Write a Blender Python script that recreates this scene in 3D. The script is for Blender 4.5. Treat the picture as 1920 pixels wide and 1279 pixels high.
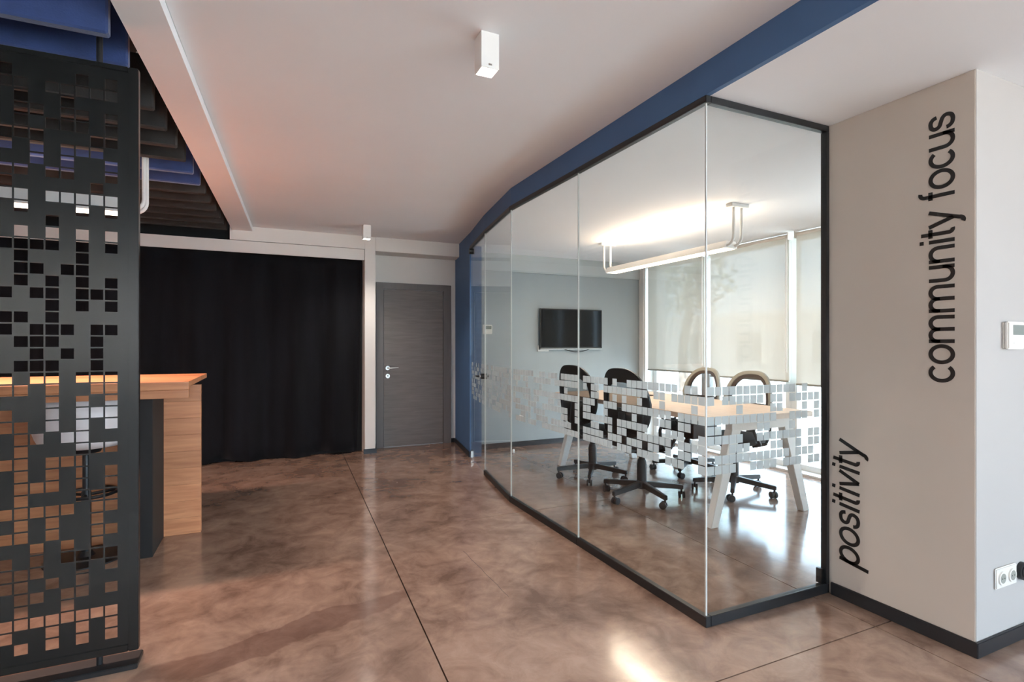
import bpy, bmesh, math, random
from mathutils import Vector, Matrix
random.seed(7)
for o in list(bpy.data.objects): bpy.data.objects.remove(o)
S = bpy.context.scene
COL = S.collection
PI = math.pi
cos, sin = math.cos, math.sin

# ---------------------------------------------------------------- camera, world, exposure
EYE = 1.35
YAW = math.atan(.455)
cd = bpy.data.cameras.new('camera'); cam = bpy.data.objects.new('camera', cd); COL.objects.link(cam)
cam.location = (0, 0, EYE); cam.rotation_euler = (PI/2, 0, -YAW)
cd.sensor_width = 36; cd.lens = 36*1000/1920; cd.shift_y = 7.5/1920; cd.clip_start = .05; cd.clip_end = 300
S.camera = cam
S.view_settings.view_transform = 'Standard'; S.view_settings.look = 'None'
S.view_settings.gamma = 1; S.view_settings.use_curve_mapping = False
S.view_settings.exposure = 1.38
W = bpy.data.worlds.new('sky'); S.world = W; W.use_nodes = True
bg = W.node_tree.nodes['Background']; bg.inputs[0].default_value = (.60, .80, 1.0, 1); bg.inputs[1].default_value = 3.7

sl = bpy.data.lights.new('sun', 'SUN'); sl.energy = 9; sl.angle = .02; sl.color = (1, .93, .84)
so_ = bpy.data.objects.new('sun', sl); COL.objects.link(so_); so_.location = (-4, -20, 30)
so_.rotation_euler = Vector((.20, .42, -.885)).to_track_quat('-Z', 'Y').to_euler()   # high sun behind the camera
def portal(name, loc, rot, sx, sy):          # tells the renderer where daylight enters
    l = bpy.data.lights.new(name, 'AREA'); l.shape = 'RECTANGLE'; l.size = sx; l.size_y = sy
    l.cycles.is_portal = True
    o = bpy.data.objects.new(name, l); COL.objects.link(o); o.location = loc; o.rotation_euler = rot
    return o
portal('daylight_portal', (5.32, 4.18, 1.27), (0, PI/2, 0), 2.5, 4.5)
portal('daylight_portal', (5.32, -2.85, 1.27), (0, PI/2, 0), 2.5, 2.7)
portal('daylight_portal', (1.95, -4.25, 1.3), (-PI/2, 0, 0), 5.9, 2.55)

# ---------------------------------------------------------------- materials
def rgb(r, g, b):
    f = lambda c: c/12.92 if c <= .04045 else ((c+.055)/1.055)**2.4
    return (f(r/255), f(g/255), f(b/255), 1)
def nmat(name):
    m = bpy.data.materials.new(name); m.use_nodes = True
    n = m.node_tree.nodes; return m, n, m.node_tree.links, n['Principled BSDF']
def coords(n, l, scale=(1, 1, 1)):
    g = n.new('ShaderNodeNewGeometry'); mp = n.new('ShaderNodeMapping'); mp.inputs['Scale'].default_value = scale
    l.new(g.outputs['Position'], mp.inputs['Vector']); return mp.outputs['Vector']
def mat(name, c, rough=.5, metal=0, var=.06, scale=6, bump=.0, stretch=(1, 1, 1), spec=.5, coat=0, sheen=0):
    m, n, l, b = nmat(name)
    v = coords(n, l, stretch)
    t = n.new('ShaderNodeTexNoise'); t.inputs['Scale'].default_value = scale; t.inputs['Detail'].default_value = 5
    l.new(v, t.inputs['Vector'])
    r = n.new('ShaderNodeValToRGB'); r.color_ramp.elements[0].position = .3; r.color_ramp.elements[1].position = .7
    r.color_ramp.elements[0].color = tuple(x*(1-var) for x in c[:3])+(1,)
    r.color_ramp.elements[1].color = tuple(min(1, x*(1+var)) for x in c[:3])+(1,)
    l.new(t.outputs['Fac'], r.inputs[0]); l.new(r.outputs[0], b.inputs['Base Color'])
    b.inputs['Roughness'].default_value = rough; b.inputs['Metallic'].default_value = metal
    b.inputs['Specular IOR Level'].default_value = spec; b.inputs['Coat Weight'].default_value = coat
    b.inputs['Sheen Weight'].default_value = sheen
    if bump:
        bp = n.new('ShaderNodeBump'); bp.inputs['Strength'].default_value = bump; bp.inputs['Distance'].default_value = .004
        t2 = n.new('ShaderNodeTexNoise'); t2.inputs['Scale'].default_value = scale*14; l.new(v, t2.inputs['Vector'])
        l.new(t2.outputs['Fac'], bp.inputs['Height']); l.new(bp.outputs[0], b.inputs['Normal'])
    return m
def emit(name, c, s):
    m, n, l, b = nmat(name)
    b.inputs['Base Color'].default_value = (.8, .8, .8, 1)
    b.inputs['Emission Color'].default_value = c; b.inputs['Emission Strength'].default_value = s
    return m
def glassmat(name, tint=(.93, .955, .945, 1), boost=1.0):
    m, n, l, b = nmat(name); n.remove(b)
    out = n['Material Output']
    t = n.new('ShaderNodeBsdfTransparent'); t.inputs[0].default_value = tint
    g = n.new('ShaderNodeBsdfGlossy'); g.inputs['Roughness'].default_value = 0
    f = n.new('ShaderNodeLayerWeight')                     # Schlick reflectance, the same on both faces of the pane
    p5 = n.new('ShaderNodeMath'); p5.operation = 'POWER'; p5.inputs[1].default_value = 5; l.new(f.outputs['Facing'], p5.inputs[0])
    k = n.new('ShaderNodeMath'); k.operation = 'MULTIPLY_ADD'; k.inputs[1].default_value = .92*boost; k.inputs[2].default_value = .035*boost; l.new(p5.outputs[0], k.inputs[0])
    x = n.new('ShaderNodeMixShader'); l.new(k.outputs[0], x.inputs[0]); l.new(t.outputs[0], x.inputs[1]); l.new(g.outputs[0], x.inputs[2])
    l.new(x.outputs[0], out.inputs[0]); return m
def filmmat(name, c, transp, transl):        # cloth or film that lets light through: clear holes + scattered light
    m, n, l, b = nmat(name)
    out = n['Material Output']; b.inputs['Base Color'].default_value = c; b.inputs['Roughness'].default_value = .8
    tl = n.new('ShaderNodeBsdfTranslucent'); tl.inputs[0].default_value = c
    tp = n.new('ShaderNodeBsdfTransparent')
    w = n.new('ShaderNodeTexNoise'); w.inputs['Scale'].default_value = 30; l.new(coords(n, l, (1, 1, .1)), w.inputs['Vector'])
    mx = n.new('ShaderNodeMix'); mx.data_type = 'RGBA'; mx.inputs[6].default_value = c; mx.inputs[7].default_value = tuple(x*.94 for x in c[:3])+(1,)
    l.new(w.outputs['Fac'], mx.inputs[0]); l.new(mx.outputs[2], tl.inputs[0]); l.new(mx.outputs[2], b.inputs['Base Color'])
    x = n.new('ShaderNodeMixShader'); x.inputs[0].default_value = transl
    l.new(b.outputs[0], x.inputs[1]); l.new(tl.outputs[0], x.inputs[2])
    y = n.new('ShaderNodeMixShader'); y.inputs[0].default_value = transp
    l.new(x.outputs[0], y.inputs[1]); l.new(tp.outputs[0], y.inputs[2]); l.new(y.outputs[0], out.inputs[0]); return m
def woodmat(name, c1, c2, axis='x', rough=.35, grain=14):
    m, n, l, b = nmat(name)
    sc = {'x': (.35, 4, 4), 'y': (4, .35, 4), 'z': (4, 4, .35)}[axis]
    v = coords(n, l, sc)
    t = n.new('ShaderNodeTexNoise'); t.inputs['Scale'].default_value = grain; t.inputs['Detail'].default_value = 8; t.inputs['Distortion'].default_value = .6
    l.new(v, t.inputs['Vector'])
    r = n.new('ShaderNodeValToRGB'); r.color_ramp.elements[0].color = c1; r.color_ramp.elements[1].color = c2
    r.color_ramp.elements[0].position = .32; r.color_ramp.elements[1].position = .68
    l.new(t.outputs['Fac'], r.inputs[0])
    oi = n.new('ShaderNodeObjectInfo'); hs = n.new('ShaderNodeHueSaturation')
    mr = n.new('ShaderNodeMapRange'); mr.inputs[3].default_value = .86; mr.inputs[4].default_value = 1.12
    l.new(oi.outputs['Random'], mr.inputs[0]); l.new(mr.outputs[0], hs.inputs['Value']); l.new(r.outputs[0], hs.inputs['Color'])
    l.new(hs.outputs[0], b.inputs['Base Color']); b.inputs['Roughness'].default_value = rough
    return m
def floormat():
    m, n, l, b = nmat('polished_concrete')
    v = coords(n, l)
    def noise(s, d, dist=0, ro=.5):
        t = n.new('ShaderNodeTexNoise'); t.inputs['Scale'].default_value = s; t.inputs['Detail'].default_value = d; t.inputs['Distortion'].default_value = dist; t.inputs['Roughness'].default_value = ro
        l.new(v, t.inputs['Vector']); return t.outputs['Fac']
    r = n.new('ShaderNodeValToRGB'); e = r.color_ramp.elements
    e[0].position = .37; e[0].color = FLOOR[0]; e[1].position = .64; e[1].color = FLOOR[2]
    k = e.new(.5); k.color = FLOOR[1]
    mixn = n.new('ShaderNodeMath'); mixn.operation = 'MULTIPLY_ADD'; mixn.inputs[1].default_value = .55
    l.new(noise(1.5, 12, .9, .62), mixn.inputs[0])
    h = n.new('ShaderNodeMath'); h.operation = 'MULTIPLY'; h.inputs[1].default_value = .45; l.new(noise(6.5, 12, .6, .66), h.inputs[0])
    l.new(h.outputs[0], mixn.inputs[2]); l.new(mixn.outputs[0], r.inputs[0])
    # one long dark reddish patch with a ragged edge on the slab left of the long joint
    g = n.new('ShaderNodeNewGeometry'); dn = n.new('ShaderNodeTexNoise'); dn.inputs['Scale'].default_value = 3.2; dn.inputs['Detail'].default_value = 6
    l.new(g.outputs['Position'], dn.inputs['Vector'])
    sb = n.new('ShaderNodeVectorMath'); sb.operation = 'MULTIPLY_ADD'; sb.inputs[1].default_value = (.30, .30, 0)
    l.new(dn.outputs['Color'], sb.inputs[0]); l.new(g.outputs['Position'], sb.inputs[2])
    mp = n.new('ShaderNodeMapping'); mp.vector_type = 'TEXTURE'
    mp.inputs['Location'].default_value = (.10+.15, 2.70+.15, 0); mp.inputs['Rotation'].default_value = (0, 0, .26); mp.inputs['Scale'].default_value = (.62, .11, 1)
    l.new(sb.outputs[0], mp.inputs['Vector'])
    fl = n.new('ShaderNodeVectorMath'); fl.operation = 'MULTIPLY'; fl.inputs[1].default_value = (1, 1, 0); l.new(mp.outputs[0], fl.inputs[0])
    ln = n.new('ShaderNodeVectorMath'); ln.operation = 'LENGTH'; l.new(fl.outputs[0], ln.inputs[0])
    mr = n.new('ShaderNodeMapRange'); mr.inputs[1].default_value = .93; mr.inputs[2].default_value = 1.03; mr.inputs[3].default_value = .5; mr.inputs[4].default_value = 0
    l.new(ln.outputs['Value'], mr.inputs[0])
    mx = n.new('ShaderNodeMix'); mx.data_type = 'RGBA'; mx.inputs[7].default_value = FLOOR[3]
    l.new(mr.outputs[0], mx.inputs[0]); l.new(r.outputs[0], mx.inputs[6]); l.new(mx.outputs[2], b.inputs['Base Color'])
    rr = n.new('ShaderNodeMapRange'); rr.inputs[3].default_value = .08; rr.inputs[4].default_value = .20
    l.new(noise(2.3, 8, .5), rr.inputs[0]); l.new(rr.outputs[0], b.inputs['Roughness'])
    b.inputs['Specular IOR Level'].default_value = .7
    bp = n.new('ShaderNodeBump'); bp.inputs['Strength'].default_value = .05; bp.inputs['Distance'].default_value = .01
    l.new(noise(2.0, 3), bp.inputs['Height']); l.new(bp.outputs[0], b.inputs['Normal'])
    return m
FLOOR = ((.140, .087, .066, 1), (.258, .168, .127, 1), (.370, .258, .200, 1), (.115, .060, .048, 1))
M = dict(
    wall=mat('white_wall_paint', (.74, .72, .69, 1), .75, var=.015, scale=2, bump=.03),
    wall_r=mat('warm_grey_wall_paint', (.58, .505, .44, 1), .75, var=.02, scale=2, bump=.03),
    wall_f=mat('toned_down_wall_paint', (.45, .415, .39, 1), .75, var=.015, scale=2, bump=.03),  # the white wall paint, darkened to offset strong daylight on this face
    ceil=mat('ceiling_paint', (.85, .845, .86, 1), .85, var=.015, scale=1.5),
    cool=mat('pale_grey_wall_paint', (.37, .41, .425, 1), .75, var=.02, scale=2),
    cool2=mat('lit_grey_beam_paint', (.46, .50, .51, 1), .75, var=.02, scale=2),  # lighter copy of the wall grey, stands in for light on the beam
    dark=mat('black_void_paint', (.012, .012, .013, 1), .9),
    blue=mat('blue_paint', (.066, .150, .310, 1), .6, var=.05, scale=4),
    blueb=mat('blue_felt', (.028, .056, .175, 1), .95, var=.15, scale=9, bump=.3, sheen=.3),
    greyb=mat('charcoal_felt', (.034, .033, .032, 1), .95, var=.15, scale=9, bump=.3),
    black=mat('black_metal', (.012, .0125, .014, 1), .38, var=.1),
    screenm=mat('black_powder_coat', (.009, .0095, .0095, 1), .27, var=.04, scale=20),
    plastic=mat('black_plastic', (.012, .012, .013, 1), .42, var=.1, scale=20),
    leg_paint=mat('matt_black_leg_paint', (.013, .012, .012, 1), .7, var=.1),
    base=mat('black_baseboard', (.016, .017, .020, 1), .4),
    chrome=mat('brushed_steel', (.62, .60, .57, 1), .28, 1, var=.03),
    white=mat('white_lacquer', (.80, .79, .77, 1), .4, var=.02),
    ivory=mat('ivory_plastic', (.78, .73, .67, 1), .35, var=.02),
    beige=mat('beige_plastic', (.31, .305, .265, 1), .45, var=.05, scale=12),
    brown=mat('dark_brown_pad', (.05, .036, .03, 1), .6, var=.1, scale=30),
    fabric=mat('black_seat_fabric', (.02, .022, .025, 1), .9, var=.2, scale=60, bump=.3),
    doorw=woodmat('grey_stained_wood', (.150, .132, .122, 1), (.195, .174, .163, 1), 'x', .5, 9),
    doorf=mat('grey_door_frame', (.150, .138, .135, 1), .5, var=.06, stretch=(6, 6, .5)),
    curtain=mat('black_velvet', (.0058, .0064, .0085, 1), .95, var=.35, scale=2.5, bump=.2, stretch=(3, 3, .25), spec=.2, sheen=.06),
    glass=glassmat('clear_glass', (.955, .972, .965, 1), .9),
    wglass=glassmat('window_glass', (.97, .98, .98, 1), .8),
    edge=mat('glass_edge_silicone', (.62, .64, .63, 1), .15, var=.02),
    frost=filmmat('frosted_film', (.72, .75, .77, 1), .14, .60),
    blind=filmmat('blind_fabric', (.60, .57, .50, 1), .032, .095),
    sheer=filmmat('added_sheer_shade_fabric', (.84, .80, .76, 1), .04, .85),  # very translucent, so the added rear blinds brighten the perforated screen's reflection
    meshf=filmmat('black_mesh_fabric', (.03, .03, .032, 1), .34, .1),
    alu=mat('white_window_frame', (.78, .79, .79, 1), .4, var=.02),
    top=woodmat('pale_table_wood', (.60, .46, .36, 1), (.70, .56, .45, 1), 'y', .4, 7),
    counter=woodmat('counter_wood', (.55, .215, .095, 1), (.72, .325, .155, 1), 'x', .38, 8),
    tvs=mat('dark_screen', (.006, .006, .0065, 1), .12, var=.02, spec=.25),
    lens=emit('lamp_diffuser', (1, .80, .60, 1), 3.2),
    lensup=emit('lamp_uplight', (1, .78, .55, 1), 3),
    lensdim=emit('lamp_uplight_dim', (1, .72, .5, 1), 1.5),
    spotl=emit('spot_lens', (1, .88, .76, 1), 10),
    lcd=mat('grey_lcd', (.22, .24, .22, 1), .2, var=.03),
    vinyl=mat('black_vinyl', (.010, .009, .009, 1), .45, var=.05),
    seatw=mat('white_shell_plastic', (.84, .79, .78, 1), .35, var=.02),
    ext_ground=mat('pale_paving', (.62, .63, .62, 1), .9, var=.08, scale=1.2),
    ext_bounce=mat('warm_bounce_paving', (.62, .55, .48, 1), .9, var=.08, scale=1.2),
    ext_wall=mat('pale_render', (.70, .70, .68, 1), .9, var=.04, scale=.7),
    ext_win=mat('tinted_window', (.10, .17, .20, 1), .1, var=.1),
    leaf=mat('tree_leaves', (.09, .14, .06, 1), .8, var=.4, scale=5),
    bark=mat('tree_bark', (.13, .10, .08, 1), .9, var=.3, scale=8),
    joint=mat('dark_joint', (.02, .014, .011, 1), .8),  # dark colour of the bed below the joints and of the crack
)
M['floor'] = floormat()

# ---------------------------------------------------------------- mesh helpers
class MB:
    def __init__(s): s.v = []; s.f = []
    def add(s, vs, fs):
        o = len(s.v); s.v += [tuple(p) for p in vs]; s.f += [tuple(i+o for i in f) for f in fs]; return s
    def box(s, a, b):
        (x0, y0, z0), (x1, y1, z1) = a, b
        x0, x1 = sorted((x0, x1)); y0, y1 = sorted((y0, y1)); z0, z1 = sorted((z0, z1))
        return s.add([(x0, y0, z0), (x1, y0, z0), (x1, y1, z0), (x0, y1, z0), (x0, y0, z1), (x1, y0, z1), (x1, y1, z1), (x0, y1, z1)],
                     [(0, 3, 2, 1), (4, 5, 6, 7), (0, 1, 5, 4), (1, 2, 6, 5), (2, 3, 7, 6), (3, 0, 4, 7)])
    def prism(s, pts, z0, z1):               # pts counter-clockwise in plan
        n = len(pts)
        return s.add([(x, y, z0) for x, y in pts]+[(x, y, z1) for x, y in pts],
                     [tuple(range(n-1, -1, -1)), tuple(range(n, 2*n))]+[(i, (i+1) % n, n+(i+1) % n, n+i) for i in range(n)])
    def hexa(s, lo, hi):                     # two quads of 4 points, joined
        return s.add(list(lo)+list(hi), [(3, 2, 1, 0), (4, 5, 6, 7)]+[(i, (i+1) % 4, 4+(i+1) % 4, 4+i) for i in range(4)])
    def tube(s, path, r, n=10, closed=False, flat=1.0):
        P = [Vector(p) for p in path]; k = len(P); rings = []
        up = Vector((0, 0, 1)); last = None
        for i, p in enumerate(P):
            if closed: t = P[(i+1) % k]-P[i-1]
            else: t = P[min(i+1, k-1)]-P[max(i-1, 0)]
            t.normalize()
            if last is None:
                a = up if abs(t.z) < .9 else Vector((1, 0, 0)); u = (a-t*a.dot(t)).normalized()
            else: u = (last-t*last.dot(t)).normalized()
            last = u; w = t.cross(u)
            rr = r[i] if isinstance(r, (list, tuple)) else r
            rings.append([p+(u*cos(2*PI*j/n)*rr+w*sin(2*PI*j/n)*rr*flat) for j in range(n)])
        vs = [q for g in rings for q in g]; fs = []
        for i in range(k if closed else k-1):
            a, b = i*n, ((i+1) % k)*n
            fs += [(a+j, a+(j+1) % n, b+(j+1) % n, b+j) for j in range(n)]
        if not closed: fs += [tuple(range(n-1, -1, -1)), tuple((k-1)*n+j for j in range(n))]
        return s.add(vs, fs)
    def lathe(s, prof, c=(0, 0, 0), n=24):   # (radius, z) pairs round a vertical axis
        vs = []; fs = []
        for r, z in prof: vs += [(c[0]+r*cos(2*PI*j/n), c[1]+r*sin(2*PI*j/n), c[2]+z) for j in range(n)]
        k = len(prof)
        for i in range(k-1): fs += [(i*n+j, i*n+(j+1) % n, (i+1)*n+(j+1) % n, (i+1)*n+j) for j in range(n)]
        if prof[0][0] > 1e-4: fs.append(tuple(range(n-1, -1, -1)))
        if prof[-1][0] > 1e-4: fs.append(tuple((k-1)*n+j for j in range(n)))
        return s.add(vs, fs)
    def cyl(s, a, b, r, n=16): return s.tube([a, b], r, n)

def mesh_of(name, v, f, mat, bevel=0, smooth=False, seg=2):
    me = bpy.data.meshes.new(name); bm = bmesh.new()
    vs = [bm.verts.new(p) for p in v]
    for q in f:
        try: bm.faces.new([vs[i] for i in q])
        except ValueError: pass
    bmesh.ops.remove_doubles(bm, verts=bm.verts, dist=1e-6)
    bmesh.ops.recalc_face_normals(bm, faces=bm.faces)
    if bevel:
        bmesh.ops.bevel(bm, geom=[e for e in bm.edges if len(e.link_faces) == 2 and e.calc_face_angle(0) > .5], offset=bevel, segments=seg, affect='EDGES', clamp_overlap=True)
    if smooth:
        for q in bm.faces: q.smooth = True
        for e in bm.edges:
            if len(e.link_faces) == 2 and e.calc_face_angle(0) > .7: e.smooth = False
    bm.to_mesh(me); bm.free(); me.materials.append(M[mat]); return me
def tag(o, label=None, cat=None, group=None, kind=None):
    for k, x in (('label', label), ('category', cat), ('group', group), ('kind', kind)):
        if x: o[k] = x
    return o
ROOT = {}
def root_of(o):
    while o.parent: o = o.parent
    return o
def build(mb, name, mat, parent=None, bevel=0, smooth=False, local=False, seg=2):
    """One mesh object. Geometry is given in world space unless local=True; the object's origin is its parent's, or its own base."""
    v = [Vector(p) for p in mb.v]; loc = None
    if parent is not None:
        if not local:
            inv = ROOT[root_of(parent).name].inverted(); v = [inv @ p for p in v]
    else:
        xs = [p.x for p in v]; ys = [p.y for p in v]; zs = [p.z for p in v]
        loc = Vector(((min(xs)+max(xs))/2, (min(ys)+max(ys))/2, min(zs))); v = [p-loc for p in v]
    o = bpy.data.objects.new(name, mesh_of(name, v, mb.f, mat, bevel, smooth, seg)); COL.objects.link(o)
    if parent is not None: o.parent = parent
    else: o.location = loc; ROOT[o.name] = Matrix.Translation(loc)
    return o
def thing(name, loc, rz=0, label=None, cat=None, group=None, kind=None):
    o = bpy.data.objects.new(name, None); COL.objects.link(o); o.empty_display_size = .1
    o.location = loc; o.rotation_euler = (0, 0, rz)
    ROOT[o.name] = Matrix.Translation(Vector(loc)) @ Matrix.Rotation(rz, 4, 'Z')
    return tag(o, label, cat, group, kind)
def struct(mb, name, mat, parent=None, bevel=0, **k):
    o = build(mb, name, mat, parent, bevel, **k)
    if parent is None: o['kind'] = 'structure'
    return o
def copy_tree(o, parent=None):
    c = o.copy(); COL.objects.link(c)
    if parent is not None: c.parent = parent
    for ch in list(o.children): copy_tree(ch, c)
    return c
def box(a, b): return MB().box(a, b)

# ---------------------------------------------------------------- the setting
CZ, RZ = 2.70, 2.545                          # corridor ceiling, lower ceiling on the right
GX, GY = 1.91, 1.946                          # glass corner
P1, P2, P3, P4 = (1.895, 4.18), (2.045, 5.17), (2.212, 6.06), (2.37, 7.12)
TVY = 6.43; WX = 5.07; RX, RY = 2.78, 1.27
# floor: dark bed + slabs with open saw-cut joints
fl = struct(box((-5.3, -4.4, -.25), (5.4, 7.4, -.012)), 'floor', 'joint')
A = lambda y: .651+(y-2.05)*.0368
D = lambda y: 2.655+(y-1.975)*.0265
J = .0035
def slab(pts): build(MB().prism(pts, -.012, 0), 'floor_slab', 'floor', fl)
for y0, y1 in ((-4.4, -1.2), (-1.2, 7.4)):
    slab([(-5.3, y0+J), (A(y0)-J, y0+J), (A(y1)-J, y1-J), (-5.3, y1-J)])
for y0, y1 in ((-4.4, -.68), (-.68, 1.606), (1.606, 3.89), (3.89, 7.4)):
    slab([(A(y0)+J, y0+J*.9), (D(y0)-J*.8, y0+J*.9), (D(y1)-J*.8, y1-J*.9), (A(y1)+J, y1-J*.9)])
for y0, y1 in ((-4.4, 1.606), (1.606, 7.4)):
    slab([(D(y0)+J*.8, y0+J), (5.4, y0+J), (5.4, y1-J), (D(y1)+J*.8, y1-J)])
ck = MB(); pts = [(1.156+.012*i/9+.003*sin(i*2.1), 3.317-.706*i/9) for i in range(10)]
for (x0, y0), (x1, y1) in zip(pts, pts[1:]): ck.add([(x0-.0013, y0, .0004), (x0+.0013, y0, .0004), (x1+.0013, y1, .0004), (x1-.0013, y1, .0004)], [(0, 1, 2, 3)])
build(ck, 'hairline_crack', 'joint', fl)

# ceilings
SE = lambda y: -.372+(y-2.46)*.0462           # white slab edge over the corridor
struct(MB().prism([(SE(-4.4), -4.4), (GX, -4.4), (GX, P1[1]), P2, P3, P4, (2.37, 7.3), (SE(7.3), 7.3)], CZ, 3.0), 'ceiling', 'ceil')
struct(MB().prism([(GX+.012, -4.4), (5.4, -4.4), (5.4, TVY+.2), (2.30, TVY+.2), (P3[0]+.012, P3[1]), (P2[0]+.012, P2[1]), (P1[0]+.02, P1[1])], RZ, 3.0), 'ceiling_lower', 'ceil')
bl = lambda y: -.545+(y-2.455)*.0378
struct(MB().prism([(bl(-4.4), -4.4), (SE(-4.4)-.002, -4.4), (SE(6.78)-.002, 6.768), (bl(6.78), 6.768)], 2.648, 3.35), 'trim_1', 'ceil')
struct(box((-5.3, -4.4, 3.3), (-.1, 7.4, 3.4)), 'ceiling_dark', 'dark')
fas = MB().prism([(GX-.014, -4.4), (GX+.01, -4.4), (GX+.01, P1[1]), (P1[0]+.02, P1[1]), (P2[0]+.01, P2[1]), (P3[0]+.01, P3[1]), (P3[0]-.012, P3[1]), (P2[0]-.014, P2[1]), (P1[0]-.004, P1[1]), ], RZ-.002, CZ+.02)
struct(fas, 'trim_2', 'blue')
struct(MB().prism([(P3[0]-.014, P3[1]), (P3[0]+.13, P3[1]-.02), (P4[0]+.13, P4[1]), (P4[0]-.01, P4[1])], 0, CZ+.02), 'wall_blue', 'blue')

# back wall: recessed door bay, pier, beam, curtain header
struct(box((1.08, 7.08, 0), (2.6, 7.3, 2.75)), 'wall_back', 'wall')
struct(box((1.077, 6.77, 0), (1.207, 7.1, CZ)), 'wall_pier', 'wall', bevel=.004)
struct(box((1.208, 6.77, 2.525), (2.345, 7.078, CZ)), 'trim_3', 'wall', bevel=.004)
struct(box((-.405, 6.77, 2.540), (1.076, 7.0, CZ)), 'trim_4', 'wall')
struct(box((-5.2, 6.776, 2.402), (1.073, 6.80, 2.535)), 'trim_5', 'wall', bevel=.003)
struct(box((-5.2, 7.0, 0), (1.2, 7.2, 3.3)), 'wall_far', 'dark')
struct(box((-5.35, -4.4, 0), (-5.2, 7.2, 3.35)), 'wall_left', 'wall')
struct(box((1.06, 6.758, 0), (1.22, 6.7695, .06)), 'baseboard_pier', 'base')
bb = MB().box((1.2085, 6.772, 0), (1.22, 7.078, .06)).box((1.221, 7.066, 0), (1.262, 7.0795, .06)).box((2.288, 7.066, 0), (2.34, 7.0795, .06))
struct(bb, 'baseboard_back', 'base')
struct(MB().prism([(P3[0]-.028, P3[1]-.004), (P3[0]-.015, P3[1]-.004), (P4[0]-.018, P4[1]-.06), (P4[0]-.031, P4[1]-.06)], 0, .062), 'baseboard_blue', 'base')
# meeting room walls
struct(box((2.345, TVY, 0), (5.4, TVY+.25, RZ)), 'wall_screen', 'cool')
struct(box((2.345, TVY-.035, 2.315), (5.0, TVY, RZ)), 'trim_6', 'cool2')
struct(box((2.345, TVY-.013, 0), (5.0, TVY, .068)), 'baseboard_screen', 'base')
struct(box((4.985, 6.30, 0), (5.4, TVY, RZ)), 'wall_column', 'wall', bevel=.02)
# pier with the lettering
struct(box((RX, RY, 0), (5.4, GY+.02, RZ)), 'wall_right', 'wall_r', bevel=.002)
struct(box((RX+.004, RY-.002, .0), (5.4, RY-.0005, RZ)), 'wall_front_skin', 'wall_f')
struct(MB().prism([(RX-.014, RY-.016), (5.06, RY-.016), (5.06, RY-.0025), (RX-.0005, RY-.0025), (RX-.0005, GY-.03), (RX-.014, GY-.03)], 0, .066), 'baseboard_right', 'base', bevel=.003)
# shell behind the camera: glazed like the facade in view, but for one solid stretch
struct(MB().box((-5.35, -4.45, 0), (-.92, -4.3, .95)).box((-5.35, -4.45, 2.6), (-.92, -4.3, 3.35)).box((-5.35, -4.45, .95), (-4.6, -4.3, 2.6)).box((-1.2, -4.45, .95), (-.92, -4.3, 2.6)), 'wall_rear', 'wall')
struct(box((-.92, -4.45, 2.58), (5.4, -4.3, 3.35)), 'trim_7', 'wall')

struct(box((5.1, -1.495, 0), (5.4, RY, RZ)), 'wall_unseen_daylight_block', 'wall')  # unseen stretch kept solid to cut daylight on the front wall
NW = [0]
def window(p0, p1, axis, fixed, z0=.02, z1=RZ-.02, blind=False):
    """floor-to-ceiling sash between p0 and p1 along axis, glass in the plane `fixed`"""
    NW[0] += 1
    t = thing('window_%d' % NW[0], (fixed, (p0+p1)/2, 0) if axis == 'y' else ((p0+p1)/2, fixed, 0), kind='structure')
    def bx(a0, a1, za, zb, d):
        return box((fixed-d, a0, za), (fixed+d, a1, zb)) if axis == 'y' else box((a0, fixed-d, za), (a1, fixed+d, zb))
    fr = .07
    for a0, a1, za, zb in ((p0, p0+fr, z0, z1), (p1-fr, p1, z0, z1), (p0+fr, p1-fr, z0, z0+.06), (p0+fr, p1-fr, z1-.06, z1)):
        build(bx(a0, a1, za, zb, .035), 'window_frame', 'alu', t, bevel=.003)
    build(bx(p0+fr, p1-fr, z0+.06, z1-.06, .004), 'pane', 'wglass', t)
    return t
WG = WX+.12
for a, b in ((1.98, 2.87), (2.87, 4.015), (4.015, 5.265), (5.265, 6.29)): window(a, b, 'y', WG)
for a, b in ((-4.2, -2.85), (-2.85, -1.5)): window(a, b, 'y', WG)
for a, b in ((-.9, 1.0), (1.02, 2.9), (2.92, 4.98)): window(a, b, 'x', -4.38, z1=2.56)
window(-4.6, -2.9, 'x', -4.38, z0=.95, z1=2.6); window(-2.9, -1.2, 'x', -4.38, z0=.95, z1=2.6)  # two added unseen windows, to brighten the perforated screen's reflection
struct(box((5.02, 1.97, 0), (5.4, 6.30, .02)), 'trim_8', 'alu')

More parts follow.
